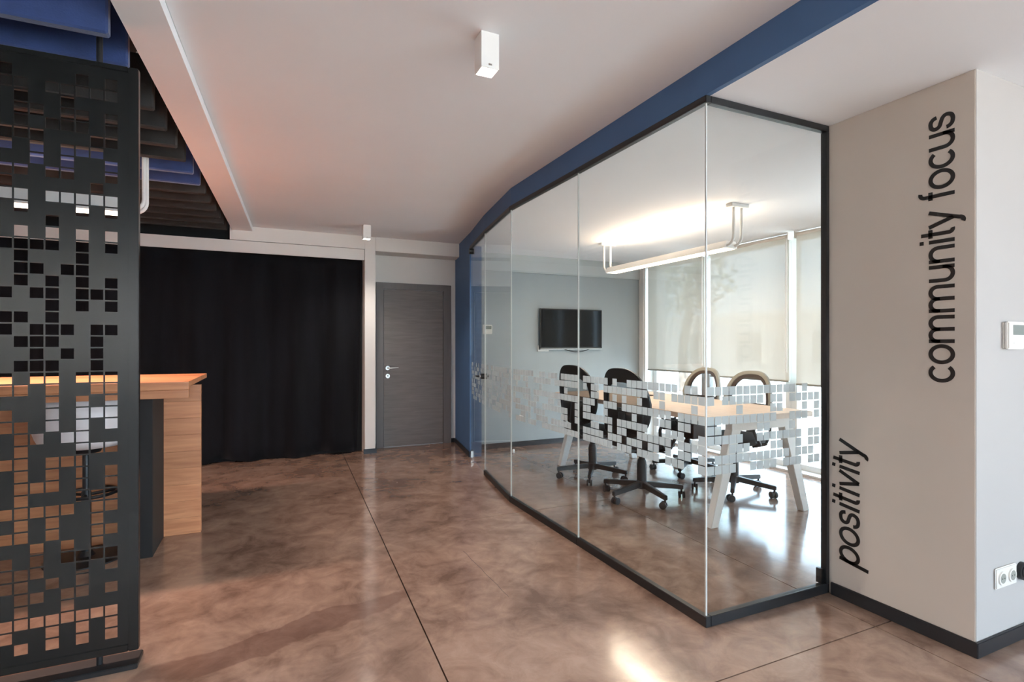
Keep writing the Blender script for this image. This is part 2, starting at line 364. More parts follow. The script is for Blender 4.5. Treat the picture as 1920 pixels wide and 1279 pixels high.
# two added rear blinds out of view, then those of the meeting room
for k, (a0, a1) in enumerate(((-4.55, -2.95), (-2.85, -1.25))):
    t = thing('roller_blind', ((a0+a1)/2, -4.33, .95), 0, 'added pale sheer roller blind at the unseen rear window, %s' % ('by the left wall' if k == 0 else 'nearer the glass front'), 'blind', 'added rear roller shades')
    build(box((a0, -4.332, .99), (a1, -4.329, 2.56)), 'cloth', 'sheer', t); build(MB().tube([(a0, -4.33, .985), (a1, -4.33, .985)], .011, 8), 'hem_bar', 'beige', t)
    build(MB().tube([(a0, -4.325, 2.565), (a1, -4.325, 2.565)], .024, 12), 'roller_tube', 'ivory', t)
def roller(y0, y1, zb, label):
    x = 5.035
    t = thing('roller_blind', (x, (y0+y1)/2, zb), 0, label, 'blind', 'roller blinds over the meeting room windows')
    c = MB(); n = 12
    ys = [y0+(y1-y0)*i/n for i in range(n+1)]
    c.add([(x+.003*sin(i*1.1), y, z) for z in (zb+.012, RZ-.05) for i, y in enumerate(ys)], [(i, i+1, n+2+i, n+1+i) for i in range(n)])
    build(c, 'cloth', 'blind', t)
    build(MB().tube([(x, y0, zb+.008), (x, y1, zb+.008)], .011, 10, flat=.6), 'hem_bar', 'beige', t, smooth=True)
    build(MB().tube([(x+.02, y0, RZ-.035), (x+.02, y1, RZ-.035)], .026, 14), 'roller_tube', 'ivory', t, smooth=True)
    ch = MB().tube([(x-.02, y0+.012, RZ-.04), (x-.02, y0+.012, zb+.1)], .003, 6).tube([(x-.02, y0+.03, RZ-.04), (x-.02, y0+.03, zb+.1)], .003, 6)
    build(ch, 'pull_chain', 'ivory', t)
    for y in (y0-.004, y1+.002): build(box((x-.03, y-.003, RZ-.075), (x+.05, y+.003, RZ)), 'bracket', 'ivory', t)
    return t
roller(5.16, 6.27, .985, 'beige roller blind nearest the wall with the television')
roller(3.945, 5.06, .955, 'wide beige roller blind behind the two beige-rimmed chairs')
roller(2.78, 3.86, .93, 'beige roller blind beside the black corner post of the glass')

# ---------------------------------------------------------------- glass partition
def at(p, q, t): return (p[0]+(q[0]-p[0])*t, p[1]+(q[1]-p[1])*t)
def strip(p, q, w, z0, z1, inset=0):          # thin upright box along the plan line p-q
    d = Vector((q[0]-p[0], q[1]-p[1])).normalized(); n = Vector((-d.y, d.x))*w/2
    a = Vector(p)+d*inset; b = Vector(q)-d*inset
    return MB().prism([(a.x-n.x, a.y-n.y), (b.x-n.x, b.y-n.y), (b.x+n.x, b.y+n.y), (a.x+n.x, a.y+n.y)], z0, z1)
GZ0, GZ1 = .05, RZ-.035
PITCH = .0475; SQ = .0425; ROW0 = .9795+3*.0482; ROWP = .0482
sq_mesh = mesh_of('frosted_square', [(x, y, z) for x in (-.0009, .0009) for y, z in ((-SQ/2, -.0212), (SQ/2, -.0212), (SQ/2, .0212), (-SQ/2, .0212))],
                  [(0, 1, 2, 3), (7, 6, 5, 4), (0, 4, 5, 1), (1, 5, 6, 2), (2, 6, 7, 3), (3, 7, 4, 0)], 'frost')
def pane(p, q, label, pattern=None, start=0, off=.012, name='glass_panel', z0=GZ0, z1=GZ1):
    mid = at(p, q, .5); d = Vector((q[0]-p[0], q[1]-p[1])).normalized(); ang = math.atan2(d.y, d.x)
    t = thing(name, (mid[0], mid[1], z0), ang-PI/2, label, 'glass panel' if name == 'glass_panel' else 'door', 'frameless glass panels of the meeting room' if name == 'glass_panel' else None)
    build(strip(p, q, .010, z0, z1, .005), 'pane', 'glass', t)
    if pattern:
        inner = Vector((-d.y, d.x)); inner = inner if inner.x+inner.y > 0 else -inner
        ln = (Vector(q)-Vector(p)).length
        for r, row in enumerate(pattern):
            for j, ch in enumerate(row):
                s = off+PITCH*(j+.5)
                if ch != '#' or s+SQ/2 > ln-.006: continue
                o = bpy.data.objects.new('frosted_square', sq_mesh); COL.objects.link(o); o.parent = t
                w = Vector(p)+d*s+inner*.0062
                o.location = ROOT[t.name].inverted() @ Vector((w.x, w.y, ROW0-ROWP*r))
    return t
def rows(n, *sets):
    out = []
    for s in sets:
        on = set()
        for a in s.split():
            if '-' in a: i, j = map(int, a.split('-')); on |= set(range(i, j+1))
            else: on.add(int(a))
        out.append(''.join('#' if i in on else '.' for i in range(n)))
    return out
near = rows(24, '1 2 4-12 15 17-23', '0-4 6 7 9-17 19 20 22 23', '1 6 10 13 15 19 20', '0-3 5-13 15-17 20-22', '2 3 5-7 11 17 21 22',
            '0 3-5 9-14 16-22', '0-3 5-10 13 14 16 19 20 23', '0 2 3 5 7 8 10-12 14-16 18-23', '0 3-5 7-10 12-14 16-23')
far = rows(23, '0-4 6-8 10 11 14-22', '0-6 8-13 16 17 19-22', '3 11 16 20', '0-13 15-22', '0 5 7 8 12 13 15-17 21', '0 3-10 13-15 19-22',
           '0 3 4 10-13 15-20', '2-7 9-12 15 17 18', '0-10 13-15 17-20')
short = rows(18, '0-12 14 17', '0 2-7 9 10 12-17', '4 9 10 14 16 17', '0-9 12-14 16', '0 1 7 8 12', '0-4 7-13 15-17', '3-5 9 10 13 15 16',
             '1-11 13-15', '0-3 6-9 11-13 15-17')
def rnd(n, den): return [''.join('#' if random.random() < den else '.' for _ in range(n)) for _ in range(9)]
SEAM = 1.955+24*PITCH
SM = (GX-(GX-P1[0])*(SEAM-GY)/(P1[1]-GY), SEAM)
g0 = pane((GX, GY), SM, 'large clear glass panel left of the sharp glass corner, nearest the camera', near)
g1 = pane(SM, P1, 'clear glass panel in front of the television wall, second from the corner', far)
g2 = pane(P1, P2, 'narrow angled clear glass panel beside the glass door', rnd(21, .6))
g3 = pane((GX, GY), (RX-.012, GY), 'clear glass end panel between the glass corner and the lettered wall', short)
dr = pane(P2, P3, 'frameless glass door with black lever handle beside the blue wall', rnd(18, .55), name='glass_door', z0=.012, z1=2.50)
dv = (Vector(P3)-Vector(P2)).normalized(); dn = Vector((-dv.y, dv.x))
def dp(s, o, z): w = Vector(P2)+dv*s+dn*o; return (w.x, w.y, z)
hz = 1.02
build(MB().tube([dp(.075, .03, hz), dp(.075, -.03, hz)], .030, 18), 'handle_rose', 'black', dr, smooth=True)
lv = MB()
for sg in (1, -1): lv.tube([dp(.075, .025*sg, hz), dp(.075, .055*sg, hz), dp(.095, .062*sg, hz), dp(.20, .060*sg, hz-.004)], [.011, .011, .011, .009], 10)
build(lv, 'lever', 'black', dr, smooth=True)
build(MB().tube([dp(.075, .035, hz-.0), dp(.075, .046, hz)], .012, 12), 'lock_cylinder', 'chrome', dr, smooth=True)
build(MB().tube([dp(.845, .03, 2.47), dp(.845, -.03, 2.47)], .035, 18), 'top_pivot', 'black', dr, smooth=True)
build(strip(dp(.80, 0, 0)[:2], dp(.86, 0, 0)[:2], .03, .012, .09), 'bottom_pivot', 'chrome', dr, bevel=.004)
# black rails and clear joints belong to the panel they hold
def rail(th, p, q, name, z0, z1, w=.032): build(strip(p, q, w, z0, z1), name, 'black', th, bevel=.002)
for th, p, q in ((g0, (GX, GY-.016), at(SM, P1, -.0006)), (g1, at(SM, P1, .0006), at(P1, P2, -.0006)), (g2, at(P1, P2, .0006), P2), (g3, (GX+.0165, GY), (RX-.001, GY))):
    rail(th, p, q, 'bottom_rail', 0, GZ0); rail(th, p, q, 'top_rail', GZ1, RZ-.001)
rail(g3, (RX-.026, GY), (RX-.001, GY), 'end_post', GZ0, GZ1, .034)
build(box((RX-.048, GY-.004, GZ0), (RX-.027, GY+.03, .13)), 'corner_clip', 'black', g3, bevel=.002)
for th, p in ((g0, SM), (g1, P1), (g2, P2)): build(MB().prism([(p[0]-.0052, p[1]-.0025), (p[0]+.0052, p[1]-.0025), (p[0]+.0052, p[1]+.0025), (p[0]-.0052, p[1]+.0025)], GZ0, GZ1), 'glass_joint', 'edge', th)
build(MB().prism([(GX-.004, GY-.004), (GX+.003, GY-.004), (GX+.003, GY+.003), (GX-.004, GY+.003)], GZ0, GZ1), 'glass_joint', 'edge', g0)
struct(strip(P2, P3, .03, 2.502, RZ-.003), 'trim_9', 'black')

# ---------------------------------------------------------------- lettering on the right wall
def arc(cx, cy, rx, ry, a0, a1, n=18): return [(cx+rx*cos(math.radians(a0+(a1-a0)*i/n)), cy+ry*sin(math.radians(a0+(a1-a0)*i/n))) for i in range(n+1)]
def smooth_line(p, n=6):
    q = [p[0]]+p+[p[-1]]; out = []
    for i in range(len(p)-1):
        a, b, c, d = q[i:i+4]
        for k in range(n):
            t = k/n; out.append(tuple(.5*(2*b[j]+(c[j]-a[j])*t+(2*a[j]-5*b[j]+4*c[j]-d[j])*t*t+(3*b[j]-a[j]-3*c[j]+d[j])*t**3) for j in (0, 1)))
    return out+[p[-1]]
SC = smooth_line([(.70, .70), (.65, .84), (.53, .925), (.40, .935), (.25, .90), (.165, .80), (.165, .68), (.25, .58), (.42, .53), (.60, .47), (.70, .38), (.715, .26), (.65, .13), (.52, .07), (.39, .065), (.25, .10), (.15, .20), (.12, .31)])
GLY = {
    'c': (.88, [arc(.47, .5, .37, .435, 42, 318, 30)]), 'o': (.98, [arc(.49, .5, .39, .435, 0, 360, 40)]),
    'm': (1.46, [[(.13, 0), (.13, 1)], [(.13, .55)]+arc(.42, .65, .29, .285, 180, 0)+[(.71, 0)], [(.71, .55)]+arc(1.0, .65, .29, .285, 180, 0)+[(1.29, 0)]]),
    'n': (.92, [[(.13, 0), (.13, 1)], [(.13, .55)]+arc(.455, .62, .325, .315, 180, 0)+[(.78, 0)]]),
    'u': (.92, [[(.78, 1), (.78, 0)], [(.13, 1)]+arc(.455, .38, .325, .315, 180, 360)+[(.78, .45)]]),
    'i': (.34, [[(.17, 0), (.17, 1)], [(.17, 1.22), (.17, 1.38)]]),
    't': (.50, [[(.20, 1.32)]+arc(.36, .22, .16, .155, 180, 285)[:], [(.02, .94), (.43, .94)]]),
    'y': (.82, [[(.05, 1), (.40, .04)], [(.77, 1), (.40, 0), (.34, -.17)]+arc(.20, -.17, .14, .165, -10, -120)]),
    'f': (.48, [[(.20, 0)]+arc(.38, 1.17, .18, .185, 180, 75), [(.02, .94), (.42, .94)]]),
    's': (.86, [SC]), 'p': (.98, [[(.13, 1), (.13, -.42)], arc(.50, .5, .37, .435, 0, 360, 40)]),
    'v': (.80, [[(.05, 1), (.40, .03)], [(.75, 1), (.40, .03)]]), ' ': (.52, []),
}
def lettering(text, xw, yb, z0, z1, xh, label, shear=0, wt=.168):
    t = thing('wall_lettering', (xw, yb, z0), 0, label, 'lettering')
    tot = sum(GLY[c][0] for c in text); ks = (z1-z0)/(tot-.1)
    u = 0
    for c in text:
        adv, strokes = GLY[c]
        if strokes:
            mb = MB()
            for st in strokes:
                k = len(st); closed = (abs(st[0][0]-st[-1][0])+abs(st[0][1]-st[-1][1])) < 1e-6
                P = [((u-.05+x+shear*y)*ks, y*xh) for x, y in st]
                lo, hi = [], []
                for i in range(k):
                    a = P[i-1] if i else (P[-2] if closed else P[0]); b = P[i+1] if i < k-1 else (P[1] if closed else P[-1])
                    dx, dy = b[0]-a[0], b[1]-a[1]; g = math.hypot(dx, dy) or 1; h = wt*xh/2
                    lo.append((P[i][0]-dy/g*-h, P[i][1]+dx/g*-h)); hi.append((P[i][0]-dy/g*h, P[i][1]+dx/g*h))
                vs = []
                for d in (-.0004, -.0022):
                    vs += [(xw+d, yb+q[1], z0+q[0]) for q in lo]+[(xw+d, yb+q[1], z0+q[0]) for q in hi]
                n = k; fs = []
                for i in range(n-1):
                    fs += [(i, i+1, n+i+1, n+i), (2*n+i, 3*n+i, 3*n+i+1, 2*n+i+1), (i, 2*n+i, 2*n+i+1, i+1), (n+i, n+i+1, 3*n+i+1, 3*n+i)]
                fs += [(0, n, 3*n, 2*n), (n-1, 3*n-1, 4*n-1, 2*n-1)]
                mb.add(vs, fs)
            build(mb, 'letter', 'vinyl', t)
        u += adv
    return t
lettering('community focus', RX, 1.346, 1.183, 2.400, .1015, 'black vertical lettering reading community focus on the warm grey wall')
lettering('positivity', RX, 1.7665, .19, .83, .1065, 'black slanted vertical lettering reading positivity near the skirting', shear=.16)

# ---------------------------------------------------------------- door in the back wall
d1 = thing('door_1', (1.78, 7.06, 0), kind='structure')
build(box((1.265, 7.045, 0), (1.362, 7.079, 2.17)), 'door_frame', 'doorf', d1, bevel=.003)
build(box((2.175, 7.045, 0), (2.285, 7.079, 2.17)), 'door_frame', 'doorf', d1, bevel=.003)
build(box((1.362, 7.045, 2.085), (2.175, 7.079, 2.17)), 'door_frame', 'doorf', d1, bevel=.003)
leaf = build(box((1.366, 7.056, .012), (2.171, 7.078, 2.081)), 'door_leaf', 'doorw', d1, bevel=.003)
hd = build(MB().tube([(1.415, 7.056, 1.047), (1.415, 7.046, 1.047)], .028, 20), 'handle_rose', 'chrome', leaf, smooth=True)
build(MB().tube([(1.415, 7.05, 1.047), (1.415, 7.00, 1.047), (1.43, 6.995, 1.047), (1.545, 6.995, 1.052)], [.010, .010, .010, .008], 10), 'lever', 'chrome', leaf, smooth=True)
build(MB().tube([(1.415, 7.056, .942), (1.415, 7.046, .942)], .028, 20), 'lock_rose', 'chrome', leaf, smooth=True)
build(MB().tube([(1.415, 7.0475, .948), (1.415, 7.0445, .948)], .007, 10).box((1.412, 7.0445, .928), (1.418, 7.0475, .946)), 'keyhole', 'black', leaf)

# ---------------------------------------------------------------- curtain
def curtain():
    mb = MB(); n, k = 420, 16; x0, x1 = -4.4, 1.055; vs = []
    rr = random.Random(3); ph = [rr.uniform(0, 6.28) for _ in range(8)]
    for j in range(k+1):
        v = j/k
        for i in range(n+1):
            x = x0+(x1-x0)*i/n
            w = x*1.0
            y = (.058*sin(w*13.5+ph[0]+1.1*sin(w*2.3+ph[1]))+.014*sin(w*29+ph[2]+v*.8)+.018*sin(w*9.1+ph[3]))*(.35+.65*v)
            hem = .022+.018*sin(w*5.3+ph[4])+.012*sin(w*11+ph[5])
            if x < .35: hem -= .012
            z = 2.43-(2.43-max(.006, hem))*v
            pinch = .018*sin(w*7+ph[6])*v*v
            edge = min(1, (x1-x)/.12)
            vs.append((x+pinch*edge-.05*v*v*(1-edge), 6.895+y, z))
    fs = [(j*(n+1)+i, j*(n+1)+i+1, (j+1)*(n+1)+i+1, (j+1)*(n+1)+i) for j in range(k) for i in range(n)]
    mb.add(vs, fs)
    o = build(mb, 'stage_curtain', 'curtain', smooth=True)
    so = o.modifiers.new('thickness', 'SOLIDIFY'); so.thickness = .006
    return tag(o, 'floor-length black velvet curtain hanging in folds left of the white pier', 'curtain')
curtain()

# ---------------------------------------------------------------- meeting table
TZ = .815
t = thing('meeting_table', (3.48, 4.1, 0), 0, 'long pale wood meeting table on splayed white legs', 'table')
build(box((2.955, 2.92, TZ-.042), (4.005, 5.32, TZ)), 'table_top', 'top', t, bevel=.004)
def tleg(fx, fy, tx, ty):
    w0, w1 = .036, .05; sx = 1 if tx > fx else -1
    lo = [(fx-w0, fy-.03, 0), (fx+w0, fy-.03, 0), (fx+w0, fy+.03, 0), (fx-w0, fy+.03, 0)]
    hi = [(tx-w1, ty-.035, TZ-.10), (tx+w1, ty-.035, TZ-.10), (tx+w1, ty+.035, TZ-.10), (tx-w1, ty+.035, TZ-.10)]
    build(MB().hexa(lo, hi), 'leg', 'white', t, bevel=.004)
for fy in (2.985, 5.22):
    tleg(2.985, fy, 3.20, fy+.0); tleg(3.975, fy, 3.76, fy)
    build(box((3.15, fy-.034, TZ-.115), (3.81, fy+.034, TZ-.043)), 'crossbar', 'white', t, bevel=.004)
build(box((3.3, 3.0, TZ-.085), (3.36, 5.2, TZ-.043)), 'side_rail', 'white', t)
build(box((3.6, 3.0, TZ-.085), (3.66, 5.2, TZ-.043)), 'side_rail', 'white', t)
build(box((3.40, 3.62, TZ-.30), (3.56, 3.74, TZ-.043)), 'cable_box', 'plastic', t, bevel=.006)
build(MB().lathe([(.055, 0), (.055, .006), (.048, .010), (0, .010)], (3.64, 4.53, TZ), 24), 'cable_grommet', 'brown', t, smooth=True)

# ---------------------------------------------------------------- office chairs
def ring(outer, inner, d0, d1):
    n = len(outer); mb = MB()
    vs = [p+d0 for p in outer]+[p+d0 for p in inner]+[p+d1 for p in outer]+[p+d1 for p in inner]; fs = []
    for i in range(n):
        j = (i+1) % n
        fs += [(i, j, n+j, n+i), (2*n+i, 3*n+i, 3*n+j, 2*n+j), (i, 2*n+i, 2*n+j, j), (n+i, n+j, 3*n+j, 3*n+i)]
    return mb.add(vs, fs)
def backpt(a, w, h0, h1, shrink=0):
    """egg outline of the backrest: y across, z up, bowed forward at the sides and leaning back towards the top"""
    c, s = cos(a), sin(a)
    e = .72
    y = math.copysign(abs(c)**e, c); z = math.copysign(abs(s)**e, s)
    zc = (h0+h1)/2; hh = (h1-h0)/2-shrink
    zz = zc+z*hh; yy = y*(w-shrink)*(1.0-.14*max(0, z)-.05*max(0, -z))
    return yy, zz
def bx_(yy, zz): return -.245-.14*(zz-.75)*abs(zz-.75)*2.2+.9*yy*yy-.06*(zz-.6)
def make_chair(rim, H1):
    t = thing('office_chair', (0, 0, 0))
    n = 48
    def outline(sh): return [Vector((bx_(*backpt(2*PI*i/n, .245, .56, H1, sh)), *backpt(2*PI*i/n, .245, .56, H1, sh))) for i in range(n)]
    o0, o1, o2 = outline(0), outline(.035), outline(.066)
    if not rim:                                    # the black backs have a broad solid top band
        for i, p in enumerate(o2):
            if p.z > .95: q = p.z-.055*(p.z-.95)/.14; o2[i] = Vector((bx_(p.y, q), p.y, q))
    if rim:
        build(ring(o0, o1, Vector((-.018, 0, 0)), Vector((.016, 0, 0))), 'back_rim', 'beige', t, bevel=.004, smooth=True, local=True)
        build(ring(o1, o2, Vector((-.014, 0, 0)), Vector((.012, 0, 0))), 'back_frame', 'brown', t, bevel=.003, smooth=True, local=True)
    else:
        build(ring(o0, o2, Vector((-.020, 0, 0)), Vector((.014, 0, 0))), 'back_frame', 'plastic', t, bevel=.006, smooth=True, local=True)
    # mesh web
    mb = MB(); c = Vector((bx_(0, .84), 0, .84)); vs = [c]; fs = []
    for k in (.34, .67, 1.0):
        for p in o2:
            q = c+(p-c)*k; q = Vector((bx_(q.y, q.z), q.y, q.z)); vs.append(q)
    for i in range(n):
        j = (i+1) % n; fs.append((0, 1+i, 1+j))
        for k in (0, 1): fs.append((1+k*n+i, 1+(k+1)*n+i, 1+(k+1)*n+j, 1+k*n+j))
    build(mb.add(vs, fs), 'back_mesh', 'meshf', t, smooth=True, local=True)
    # solid lumbar shell in the lower third
    mb = MB(); vs = []; fs = []; k = 12
    for zz in (.60, .66, .74, .80):
        for i in range(k+1):
            yy = (-1+2*i/k)*(.20 if zz > .62 else .17); vs.append((bx_(yy, zz)-.022, yy, zz)); 
    fs = [(r*(k+1)+i, r*(k+1)+i+1, (r+1)*(k+1)+i+1, (r+1)*(k+1)+i) for r in range(3) for i in range(k)]
    lb = build(mb.add(vs, fs), 'lumbar_shell', 'plastic', t, smooth=True, local=True)
    lb.modifiers.new('thickness', 'SOLIDIFY').thickness = .014
    # spine from under the seat to the back
    build(MB().tube([(-.05, 0, .45), (-.20, 0, .445), (-.27, 0, .50), (-.285, 0, .62), (-.28, 0, .78)], [.03, .03, .028, .026, .02], 10, flat=1.7), 'back_spine', 'plastic', t, smooth=True, local=True)
    # seat
    mb = MB(); vs = []; N = 28
    prof = [(.0, .455), (.80, .455), (.97, .470), (1.0, .495), (.96, .522), (.80, .535), (0, .530)]
    for f, z in prof:
        for i in range(N):
            a = 2*PI*i/N; cx = math.copysign(abs(cos(a))**.55, cos(a)); sy = math.copysign(abs(sin(a))**.55, sin(a))
            x = cx*f*.245; vs.append((x, sy*f*.25, z+(-.02*max(0, x/.245)**2 if z > .46 else 0)))
    fs = [(r*N+i, r*N+(i+1) % N, (r+1)*N+(i+1) % N, (r+1)*N+i) for r in range(len(prof)-1) for i in range(N)]
    build(mb.add(vs, fs), 'seat', 'fabric', t, smooth=True, local=True)
    build(box((-.11, -.085, .405), (.10, .085, .456)), 'tilt_mechanism', 'plastic', t, bevel=.012, local=True)
    build(MB().tube([(.03, -.08, .425), (.03, -.22, .425), (.03, -.245, .43)], .006, 8), 'height_lever', 'plastic', t, smooth=True, local=True)
    # loop armrests
    for sy in (-1, 1):
        y = sy*.275; loop = [(-.02, sy*.20, .445), (-.06, y, .47), (-.12, y, .55), (-.13, y, .64), (-.09, y, .705), (0, y, .725), (.09, y, .715), (.14, y, .67), (.13, y, .60), (.08, y, .53), (.03, y, .475), (.02, sy*.20, .447)]
        L = []
        for i in range(len(loop)-1): L += [loop[i], tuple((loop[i][k]+loop[i+1][k])/2 for k in range(3))]
        build(MB().tube(L+[loop[-1]], .014, 8), 'armrest', 'plastic', t, smooth=True, local=True)
    # gas column + five-star base
    build(MB().lathe([(.028, .10), (.042, .105), (.042, .30), (.034, .34), (.026, .345), (.026, .41)], (0, 0, 0), 20), 'gas_column', 'plastic', t, smooth=True, local=True)
    st = MB().lathe([(.045, .085), (.05, .10), (.05, .145), (.043, .155)], (0, 0, 0), 20)
    bs = build(st, 'star_base', 'plastic', t, smooth=True, local=True)
    for i in range(5):
        a = 2*PI*i/5; c, s = cos(a), sin(a)
        def P(r, w, z): return (r*c-w*s, r*s+w*c, z)
        m = MB().hexa([P(.03, -.026, .10), P(.365, -.017, .075), P(.365, .017, .075), P(.03, .026, .10)], [P(.03, -.022, .148), P(.365, -.015, .112), P(.365, .015, .112), P(.03, .022, .148)])
        arm = build(m, 'base_arm', 'plastic', t, bevel=.004, local=True)
        b2 = a+.9+i*.7; wx, wy = cos(b2), sin(b2)
        cx, cy = .35*c, .35*s
        m = MB()
        for sgn in (-1, 1):
            m.tube([(cx+wx*.010*sgn-wy*.015, cy+wy*.010*sgn+wx*.015, .030), (cx+wx*.026*sgn-wy*.015, cy+wy*.026*sgn+wx*.015, .030)], .030, 14)
        m.cyl((cx, cy, .03), (cx, cy, .08), .009, 8)
        build(m, 'caster', 'plastic', arm, smooth=True, local=True)
    return t
def place(o, x, y, facing, label, spin):
    o.location = (x, y, 0); o.rotation_euler = (0, 0, facing); tag(o, label, 'chair', 'swivel chairs around the meeting table')
    for ch in o.children:
        if ch.name.split('.')[0] in ('base_arm',): ch.rotation_euler = (0, 0, spin-facing)
    return o
ch0 = make_chair(False, 1.155)
ch1 = copy_tree(ch0); ch2 = make_chair(True, 1.105); ch3 = copy_tree(ch2)
deg = math.radians
place(ch0, 3.0, 4.61, deg(16), 'black mesh swivel chair at the far left side of the table, below the television', deg(160))
place(ch1, 3.0, 3.82, deg(16), 'black mesh swivel chair with its back to the glass, nearest the camera', deg(120))
place(ch2, 4.06, 4.40, deg(186), 'swivel chair with beige-rimmed back across the table, nearer the television wall', deg(215))
place(ch3, 3.90, 3.63, deg(190), 'swivel chair with beige-rimmed back across the table, nearer the glass corner post', deg(-67))

# ---------------------------------------------------------------- linear pendants
def pendant(name, a, b, ztop, zlamp, label, power, plate=.10, tint=(1, .80, .61), up=.55, hb=.06):
    """channel lamp hung between two pairs of bent white tubes; a, b are the lamp's end points in plan"""
    A_, B_ = Vector(a), Vector(b); mid = (A_+B_)/2; d = (B_-A_).normalized(); n = Vector((-d.y, d.x))
    t = thing(name, (mid.x, mid.y, zlamp), 0, label, 'pendant lamp')
    def P(s, o, z): w = mid+d*s+n*o; return (w.x, w.y, z)
    L = (B_-A_).length/2
    w0, w1 = .075, .055
    body = MB().hexa([P(-L, -w0, zlamp), P(L, -w0, zlamp), P(L, w0, zlamp), P(-L, w0, zlamp)], [P(-L, -w1, zlamp+hb), P(L, -w1, zlamp+hb), P(L, w1, zlamp+hb), P(-L, w1, zlamp+hb)])
    build(body, 'lamp_body', 'white', t, bevel=.003)
    build(MB().hexa([P(-L+.02, -.06, zlamp-.004), P(L-.02, -.06, zlamp-.004), P(L-.02, .06, zlamp-.004), P(-L+.02, .06, zlamp-.004)], [P(-L+.02, -.066, zlamp+.0005), P(L-.02, -.066, zlamp+.0005), P(L-.02, .066, zlamp+.0005), P(-L+.02, .066, zlamp+.0005)]), 'diffuser', 'lens', t)
    build(MB().hexa([P(-L+.1, -.04, zlamp+hb-.001), P(L-.1, -.04, zlamp+hb-.001), P(L-.1, .04, zlamp+hb-.001), P(-L+.1, .04, zlamp+hb-.001)], [P(-L+.1, -.04, zlamp+hb+.003), P(L-.1, -.04, zlamp+hb+.003), P(L-.1, .04, zlamp+hb+.003), P(-L+.1, .04, zlamp+hb+.003)]), 'uplight', 'lensup' if up > .3 else 'lensdim', t)
    for sg in (-1, 1):
        pl = MB().hexa([P(sg*(L+.07)-.035, -plate, ztop-.03), P(sg*(L+.07)+.035, -plate, ztop-.03), P(sg*(L+.07)+.035, plate, ztop-.03), P(sg*(L+.07)-.035, plate, ztop-.03)],
                       [P(sg*(L+.07)-.035, -plate, ztop), P(sg*(L+.07)+.035, -plate, ztop), P(sg*(L+.07)+.035, plate, ztop), P(sg*(L+.07)-.035, plate, ztop)])
        build(pl, 'ceiling_plate', 'white', t, bevel=.003)
        for o in (-.045, .045):
            s0 = sg*(L+.07); zz = zlamp+.022; r = .075
            path = [P(s0, o, ztop-.025), P(s0, o, zz+r)]+[P(s0-sg*r*(1-cos(k*PI/12)), o, zz+r-r*sin(k*PI/12)) for k in range(1, 7)]+[P(sg*(L-.06), o, zz)]
            build(MB().tube(path, .0125, 10), 'hanger_tube', 'white', t, smooth=True)
    for nm, z, rot, e in (('down_light', zlamp-.012, (0, 0, math.atan2(d.y, d.x)), power), ('up_light', zlamp+hb+.012, (PI, 0, -math.atan2(d.y, d.x)), power*up)):
        l = bpy.data.lights.new(nm, 'AREA'); l.shape = 'RECTANGLE'; l.size = 2*L-.1; l.size_y = .1; l.energy = e; l.color = tint
        o = bpy.data.objects.new(nm, l); COL.objects.link(o); o.parent = t; o.location = (0, 0, z-zlamp); o.rotation_euler = rot
    return t
pendant('linear_pendant', (3.62, 3.40), (3.62, 5.18), RZ, 2.185, 'white linear pendant glowing above the meeting table', 10.5, hb=.062)
pendant('bar_pendant', (-.84, 4.35), (-2.7, 4.35), 3.30, 2.232, 'white linear pendant over the bar behind the perforated screen', 35, tint=(1, .65, .53), up=.04, hb=.098)

# ---------------------------------------------------------------- cube spot lamps
def spot(x, y, label, e=10, rz=0):
    t = thing('ceiling_spot', (x, y, CZ-.155), rz, label, 'ceiling lamp', 'white cube spots on the corridor ceiling')
    w = .041
    m = MB()
    for a, b in (((-w, -w), (w, -w+.004)), ((-w, w-.004), (w, w)), ((-w, -w+.004), (-w+.004, w-.004)), ((w-.004, -w+.004), (w, w-.004))): m.box((*a, 0), (*b, .155))
    m.box((-w+.004, -w+.004, .03), (w-.004, w-.004, .155))
    build(m, 'housing', 'white', t, local=True)
    build(MB().lathe([(.034, .012), (.034, .030)], (0, 0, 0), 20), 'lens', 'spotl', t, local=True)
    build(box((-.008, -w-.001, .012), (.008, -w+.003, .020)), 'screw_tab', 'chrome', t, local=True)
    l = bpy.data.lights.new('spot_light', 'SPOT'); l.energy = e; l.spot_size = 2.1; l.spot_blend = .8; l.color = (1, .90, .80); l.shadow_soft_size = .03
    o = bpy.data.objects.new('spot_light', l); COL.objects.link(o); o.parent = t; o.location = (0, 0, -.005)
    return t
spot(.868, 2.175, 'white cube ceiling spot in the middle of the corridor ceiling', 50)
spot(1.00, 6.165, 'small white cube ceiling spot above the white pier by the door', 20)
spot(.74, -1.80, 'added white cube ceiling spot, unseen behind the camera, brightening the corridor', 50)  # extra lamp out of view, added to brighten the corridor

